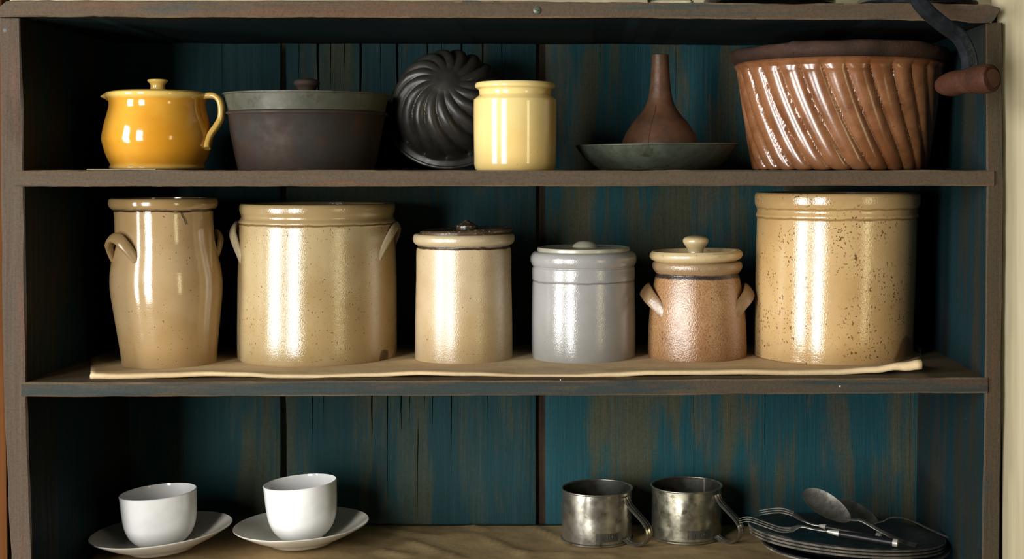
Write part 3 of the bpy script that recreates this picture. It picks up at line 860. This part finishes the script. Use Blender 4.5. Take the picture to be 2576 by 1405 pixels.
# ===== bottom shelf =====
V, Fc = [], []
NX, NY = 150, 34
ZP = Z3 + 0.0006
def crease(x, y):
    h = 0.0
    for (ax_, ay, bx, by, w, a) in CREASES:
        dx, dy = bx - ax_, by - ay
        t = ((x - ax_) * dx + (y - ay) * dy) / (dx * dx + dy * dy)
        if -0.1 < t < 1.1:
            dd = abs((x - ax_) * dy - (y - ay) * dx) / math.hypot(dx, dy)
            e = min(1, max(0, (t + 0.1) * 5), max(0, (1.1 - t) * 5))
            h += a * e * max(0, 1 - dd / w) ** 1.5
    return h
def bp(px, py):       # point on the bottom shelf seen at this pixel
    d = (VY - Z3pix) / (VY - py) if False else (1084.0 / (py - VY))
    return ((px - VX) * d * U, (d - 1) * D0)
CREASES = []
for (a, b, c2, d2, w, h) in [(1030, 1362, 1160, 1405, 0.009, 0.0032), (1200, 1345, 1330, 1400, 0.010, 0.003), (1340, 1325, 1420, 1362, 0.008, 0.003), (960, 1330, 1100, 1352, 0.012, 0.002), (1180, 1320, 1260, 1350, 0.010, 0.002),
                             (1300, 1390, 1450, 1398, 0.012, 0.003), (1640, 1390, 1800, 1380, 0.012, 0.003), (1420, 1395, 1560, 1400, 0.01, 0.003), (1780, 1375, 1890, 1362, 0.008, 0.003), (950, 1385, 1040, 1400, 0.01, 0.003)]:
    A, B = bp(a, b), bp(c2, d2)
    CREASES.append((A[0], A[1], B[0], B[1], w, h))
x0p, x1p = (330 - VX) * 1.2 * U, (2290 - VX) * 1.15 * U
for i in range(NX + 1):
    for j in range(NY + 1):
        x = lerp(x0p, x1p, i / NX); y = lerp(0.004, YB - 0.006, j / NY)
        if j == NY: y += 0.003 * noise.noise(Vector((x * 9, 0, 3)))
        z = ZP + abs(noise.noise(Vector((x * 18 + y * 14, y * 26, 1)))) * 0.0016 + crease(x, y)
        V.append(Vector((x, y, z)))
for i in range(NX):
    for j in range(NY):
        a = i * (NY + 1) + j
        Fc.append((a, a + 1, a + NY + 2, a + NY + 1))
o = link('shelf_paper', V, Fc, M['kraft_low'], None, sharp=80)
sm = o.modifiers.new('sheet', 'SOLIDIFY'); sm.thickness = 0.0003; sm.offset = -1
tag(o, 'creased brown paper lining the bottom shelf under cups, mugs and plates', 'paper')
ZL = ZP + 0.0012

def rolled(V, ang, piv=Vector((0, 0, 0))):
    R = Matrix.Rotation(ang, 4, 'Y')
    return [R @ (v - piv) + piv for v in V]
# saucers and cups: rolled a few degrees because the paper is not flat
def saucer(cx, cy, d, half, roll, label):
    c = W(cx, cy, d)
    kx = d * U
    Rr = half * kx
    h = 50 * U
    r = thing('saucer', label, 'saucer', (c.x, c.y, ZL + 0.002), 'white saucers under the cups')
    s = Rr / (193 * U)
    pr = [(0, 5), (78, 5), (82, 0), (90, 0), (96, 6), (120, 15), (150, 28), (178, 43), (192, 51), (194, 53), (192, 55), (188, 53), (160, 39), (130, 26), (100, 17), (70, 13), (0, 12)]
    pr = [(a * U * s, b * U) for a, b in pr]
    V, Fc = lathe(pr, 112)
    V = rolled(V, roll)
    low = min(v.z for v in V)
    V = [v - Vector((0, 0, low)) for v in V]
    link('dish', V, Fc, M['saucer'], r, sharp=50)
    return c, -low, h
def cupobj(cx, d, rim_py, hw, height, roll, zb, dx, label):
    c = W(cx, rim_py, d)
    kx = d * U
    r = thing('cup', label, 'cup', (c.x + dx, c.y, zb), 'white handleless cups')
    pr = [(0, 3), (46, 3), (48, 0), (54, 0), (58, 4), (72, 16), (84, 34), (92, 58), (96, 90), (98, 125), (99, 148), (100, 150), (98.5, 151.5), (96.5, 150), (95, 125), (92, 88), (86, 58), (76, 36), (60, 20), (40, 12), (0, 10)]
    sx = hw * kx / 100.0; sz = height / 151.5
    pr = [(a * sx, b * sz) for a, b in curve_pts([(q[0], q[1]) for q in pr], 3)]
    pr = [(max(0, a), b) for a, b in pr]; pr[0] = (0, pr[0][1]); pr[-1] = (0, pr[-1][1])
    V, Fc = lathe(pr, 96)
    V = rolled(V, roll)
    low = min(v.z for v in V)
    V = [v - Vector((0, 0, low)) for v in V]
    link('bowl', V, Fc, M['porcelain'], r, sharp=60)
for (cx, cy, d, half, roll, ccx, crim, chw, croll, l1, l2) in (
        (409, 1348, 1.116, 173, math.radians(-4.2), 406, 1239, 94.5, math.radians(-3.6), 'ivory white saucer nearest the left end of the bottom shelf', 'white handleless porcelain cup nearest the left end of the bottom shelf'),
        (760, 1327, 1.139, 167, math.radians(-1.8), 764, 1215, 91.5, math.radians(-3.8), 'ivory white saucer second from the left, right of the other saucer', 'white handleless porcelain cup second from the left on the bottom shelf')):
    c, lo, h = saucer(cx, cy, d, half, roll, l1)
    zb = ZL + 0.002 + lo + 12 * U - 0.0012
    zr = ZC + (VY - crim) * d * U
    cupobj(ccx, d, crim, chw, zr - zb, croll, zb, 0, l2)

# tin mugs
def mug(cx, d, rim, label, seed, matb):
    k0 = d * U
    zb = ZL
    r = thing('mug', label, 'mug', ((cx - VX) * k0, (d - 1) * D0, zb), 'tin mugs')
    H = ZC + (VY - rim) * k0 - zb
    R = 90 * k0
    def dent(v, a, rr, z):
        v.x += 0.0006 * noise.noise(Vector((math.cos(a) * 2, math.sin(a) * 2, z * 30 + seed))); v.y += 0.0008 * noise.noise(Vector((math.cos(a) * 2.4, z * 34, seed + 3.0)))
        return v
    pr = [(0, 0.001), (R * 0.99, 0.0), (R * 1.01, 0.0006), (R * 1.01, 0.0022), (R * 0.975, 0.0032)] + [(R * 0.975, 0.0032 + (H - 0.006) * i / 8) for i in range(1, 9)] + [(R * 0.975, H - 0.002)]
    V, Fc = lathe(pr + [(R * 0.95, H - 0.002), (R * 0.945, 0.006), (0, 0.005)], 96, dent)
    fm = []
    nring = len(pr)
    b = link('body', V, Fc, M['pewter'], r, sharp=40, mats=[matb, M['pewter_in']])
    for pl in b.data.polygons:
        cc = pl.center
        if math.hypot(cc.x, cc.y) < R * 0.955 and cc.z > 0.004: pl.material_index = 1
    pth = [Vector((R * 0.985 * math.cos(2 * PI * j / 72), R * 0.985 * math.sin(2 * PI * j / 72), H - 0.001)) for j in range(73)]
    V, Fc = tube(pth, (0.0012, 0.0012), (0, 0, 1), 8)
    link('rim', V, Fc, M['pewter'], r)
    # ribbed strap handle, turned towards the front right
    az = math.radians(-36)
    cz, sz2 = math.cos(az), math.sin(az)
    ph = [(R, .90), (R * 1.04, .84), (R * 1.14, .74), (R * 1.34, .63), (R * 1.58, .50), (R * 1.74, .36), (R * 1.74, .20), (R * 1.56, .07), (R * 1.28, .02), (R * 1.05, .07), (R * 0.99, .10)]
    path = curve_pts([(a * cz, a * sz2, b * H) for a, b in ph], 5)
    V, Fc = tube(path, (13.5 * k0, 2.6 * k0), (-sz2, cz, 0), 32, 2.6, 3, 0.55)
    link('handle', V, Fc, M['pewter'], r)
    # soldered plate with worn stamped marks, near the foot
    V, Fc = [], []
    n = 12
    a0, a1 = math.radians(268), math.radians(306)
    for i in range(n + 1):
        a = lerp(a0, a1, i / n)
        for (rr, zz) in ((R * 0.976, 0.006), (R * 0.990, 0.0062), (R * 0.990, 0.0165), (R * 0.976, 0.0168)):
            V.append(Vector((rr * math.cos(a), rr * math.sin(a), zz)))
    for i in range(n):
        for j in range(3): Fc.append((i * 4 + j, i * 4 + j + 1, i * 4 + j + 5, i * 4 + j + 4))
    Fc += [(0, 1, 2, 3), tuple(n * 4 + j for j in range(4))]
    pl = link('plate_patch', V, Fc, M['patch'], r)
    for i, t in enumerate((0.3, 0.52, 0.6, 0.8)):
        a = lerp(a0, a1, t)
        if i < 3: pts = [Vector((R * 0.991 * math.cos(a), R * 0.991 * math.sin(a), z)) for z in (0.009, 0.0138)]
        else: pts = [Vector((R * 0.991 * math.cos(a + 0.05 * math.cos(q)), R * 0.991 * math.sin(a + 0.05 * math.cos(q)), 0.0115 + 0.0026 * math.sin(q))) for q in [0.8 + j * 0.5 for j in range(10)]]
        V, Fc = tube(pts, (0.0005, 0.0004), (0, 0, 1), 6)
        link('stamped_mark', V, Fc, M['pewter_in'], pl)
M['pewter2'] = metal('spotted_tin_plate', S(176, 172, 154), S(146, 142, 124), 0.29, 0.93, 30, 0.06, S(104, 98, 82))
mug(1502, 1.159, 1224, 'left of the two tin mugs, brighter and streaky with ribbed handle', 3, M['pewter'])
mug(1727, 1.168, 1217, 'right of the two tin mugs, duller and spotted, beside the plates', 8, M['pewter2'])

# stacked tin plates; the upper three lean forward on the lowest
def plate(cx, cy, d, half, roll, pitch, label, deep=2.0):
    c = W(cx, cy, d)
    Rr = half * d * U
    r = thing('plate', label, 'plate', tuple(c), 'stack of tin plates')
    pr = [(0, -13), (150, -13), (172, -12), (190, -4), (232, -1), (241, -1.2), (243, 0.5), (241, 2), (232, 1.5), (188, -2), (170, -10), (150, -11), (0, -11)]
    pr = [(a * Rr / 243, b * deep * U) for a, b in pr]
    V, Fc = lathe(pr, 120)
    V = rolled(V, roll)
    R = Matrix.Rotation(pitch, 4, 'X')
    V = [R @ v for v in V]
    link('dish', V, Fc, M['plate'], r, sharp=50)
    pth = []
    for j in range(97):
        a = 2 * PI * j / 96
        pth.append(Vector((Rr * math.cos(a), Rr * math.sin(a), 0)))
    pth = [R @ v for v in rolled(pth, roll)]
    V, Fc = tube(pth, (0.0014, 0.0014), (0, 0, 1), 8)
    link('rim', V, Fc, M['wornrim'], r)
pr_, pp_ = math.radians(3.6), math.radians(-4.6)
dp = 1.112
plate(2150, 1364, 1.11, 233, math.radians(0.6), math.radians(-1.5), 'lowest tin plate in the stack at right of the bottom shelf', 2.8)
plate(2130, 1351, dp, 242, pr_, pp_, 'third dark tin plate down in the stack, just above the lowest one')
plate(2129, 1343, dp, 242, pr_, pp_, 'second dark tin plate from the top of the stack')
plate(2128, 1335, dp, 243, pr_, pp_, 'topmost dark tin plate of the stack, holding forks and spoons')

# cutlery heaped on the top plate
def frame(o_, x_, n_):
    x_ = x_.normalized(); z_ = (n_ - x_ * n_.dot(x_)).normalized(); y_ = z_.cross(x_)
    m = Matrix.Identity(4)
    for i, a in enumerate((x_, y_, z_)):
        for j in range(3): m[j][i] = a[j]
    m.translation = o_; return m
def spoon(tip, neck, rest, normal, width, depth, label, hw=5):
    """bowl from tip to neck, then a handle along the points in rest"""
    T, Nk = W(*tip), W(*neck)
    r = thing('spoon', label, 'spoon', tuple(T), 'tarnished spoons on the top plate')
    m = frame(Vector((0, 0, 0)), Nk - T, Vector(normal))
    Lb = (Nk - T).length
    V, Fc = [], []
    na, nr = 40, 8
    for lay in (0, 1):
        for i in range(nr + 1):
            q = i / nr
            for j in range(na):
                a = 2 * PI * j / na
                x = Lb * 0.5 + q * Lb * 0.5 * math.cos(a)
                egg = 1 + 0.18 * math.cos(a)
                y = q * width * U * math.sin(a) * (1.0 - 0.14 * math.cos(a))
                z = -depth * U * (1 - q ** 2.2) - lay * 2.2 * U
                V.append(m @ Vector((x, y, z)))
    R_ = na
    for lay in (0, 1):
        b = lay * (nr + 1) * na
        for i in range(nr):
            for j in range(na):
                k2 = (j + 1) % na
                Fc.append((b + i * na + j, b + i * na + k2, b + (i + 1) * na + k2, b + (i + 1) * na + j))
    b1 = nr * na; b2 = (2 * nr + 1) * na
    for j in range(na): Fc.append((b1 + j, b1 + (j + 1) % na, b2 + (j + 1) % na, b2 + j))
    link('bowl', V, Fc, M['steel'], r, sharp=60)
    pts = [Nk - (Nk - T).normalized() * 0.003] + [W(*q) for q in rest]
    path = curve_pts([tuple(q - T) for q in pts], 6)
    n = len(path)
    wd = [(lerp(hw * 0.9, hw * 1.7, (i / n) ** 1.6) * U, 1.9 * U) for i in range(n)]
    V, Fc = tube(path, wd, m.col[1].xyz, 12)
    link('handle', V, Fc, M['steel'], r)
def fork(tines_end, root, shank, fer, end, side, label, nt=3):
    """tines from tips to root (list of px points), shank points, ferrule span, handle end"""
    T = W(*tines_end[0])
    r = thing('fork', label, 'fork', tuple(T), 'dark handled forks on the top plate')
    sd = Vector(side).normalized()
    base = [W(*q) for q in tines_end] + [W(*root)]
    for i in range(nt):
        s = (i - (nt - 1) / 2)
        pts = [tuple(q - T + sd * (s * 11 * U * (1 if k < len(base) - 1 else 0.75))) for k, q in enumerate(base)]
        path = curve_pts(pts, 5)
        nn = len(path)
        V, Fc = tube(path, [((1.2 + 2.2 * k / nn) * U, (1.2 + 1.6 * k / nn) * U) for k in range(nn)], sd, 8)
        link('tine', V, Fc, M['steel'], r)
    pts = [W(*root)] + [W(*q) for q in shank] + [W(*fer[0])]
    path = curve_pts([tuple(q - T) for q in pts], 5)
    nn = len(path)
    V, Fc = tube(path, [(lerp(15, 4.5, min(1, k / nn * 2.6)) * U, 3.0 * U) for k in range(nn)], sd, 10)
    link('shank', V, Fc, M['steel'], r)
    f0, f1, e = W(*fer[0]) - T, W(*fer[1]) - T, W(*end) - T
    V, Fc = tube([f0, f1], [(4.5 * U, 4.5 * U), (8 * U, 8 * U)], sd, 16); link('ferrule', V, Fc, M['ferrule'], r)
    V, Fc = tube([f1, f1.lerp(e, .3), f1.lerp(e, .75), f1.lerp(e, .93)], [(8 * U, 7.5 * U), (10 * U, 8.5 * U), (11 * U, 9 * U), (11 * U, 9 * U)], sd, 16, 2.6); link('handle', V, Fc, M['ebony'], r)
    V, Fc = tube([f1.lerp(e, .92), e, e + (e - f1).normalized() * 0.001], [(11.5 * U, 9.5 * U), (11 * U, 9 * U), (7 * U, 6 * U)], sd, 16, 2.6); link('end_cap', V, Fc, M['ferrule'], r)
spoon((2024, 1232, 1.135), (2138, 1309, 1.105), [(2150, 1307, 1.10), (2170, 1309, 1.095), (2215, 1334, 1.085), (2268, 1360, 1.07), (2306, 1371, 1.06)], (0.12, -0.80, 0.58), 36, 12, 'spoon with pale bowl raised highest, nearest the middle of the plate')
spoon((2100, 1256, 1.165), (2207, 1317, 1.135), [(2222, 1310, 1.132), (2245, 1300, 1.128), (2285, 1305, 1.125), (2340, 1330, 1.112), (2400, 1355, 1.096), (2442, 1363, 1.085)], (0.15, -0.62, 0.77), 34, 10, 'dark spoon behind, its long handle reaching right past the plate rim')
fork([(1910, 1289, 1.13), (1940, 1284, 1.125), (1968, 1283, 1.12)], (1998, 1292, 1.115), [(2022, 1309, 1.11), (2045, 1318, 1.107)], ((2062, 1321, 1.104), (2079, 1325, 1.10)), (2215, 1350, 1.08), (0.15, 0.9, 0.35), 'three tined fork with black handle lying behind the other fork')
fork([(1860, 1309, 1.10), (1885, 1305, 1.095), (1925, 1318, 1.09), (1965, 1331, 1.085)], (1992, 1331, 1.08), [(2015, 1323, 1.078), (2045, 1329, 1.074)], ((2082, 1335, 1.07), (2111, 1341, 1.066)), (2258, 1365, 1.05), (0.1, 0.9, 0.3), 'front three tined fork, black handle with pale end cap, tines past the plate rim')

# ------------------------------------------------------------------ glass on the top board, only its feet in frame
def glass(name, color, rough=0.05):
    k = NB(name)
    k.b.inputs['Base Color'].default_value = color; k.b.inputs['Roughness'].default_value = rough
    k.b.inputs['Transmission Weight'].default_value = 1.0; k.b.inputs['IOR'].default_value = 1.45
    k.l(k.bump(k.noise(40, 3), 0.1, 0.002), k.b.inputs['Normal']); return k.m
for (nm, cx, R, hh, mat, lab) in (('glass_jar', 1690, 0.026, 0.11, glass('clear_glass', (0.93, 0.96, 0.93, 1)), 'clear glass jar on the cupboard top, only its foot in view'),
                                  ('glass_bottle', 1958, 0.075, 0.22, glass('green_glass', (0.72, 0.80, 0.58, 1)), 'wide pale green glass bottle on the cupboard top left of the mill')):
    r = thing(nm, lab, 'jar' if nm == 'glass_jar' else 'bottle', (xr(cx), 0.005 + R, ZT))
    pr = [(0, 0.004), (R * .7, 0.001), (R * .9, 0), (R, .006), (R, hh * .6), (R * .8, hh * .75), (R * .45, hh * .85), (R * .45, hh), (R * .52, hh * 1.01), (R * .4, hh * 1.01), (R * .4, hh * .86), (R * .76, hh * .73), (R * .94, hh * .58), (R * .94, .012), (0, .010)]
    V, Fc = lathe(pr, 56); link('vessel', V, Fc, mat, r)
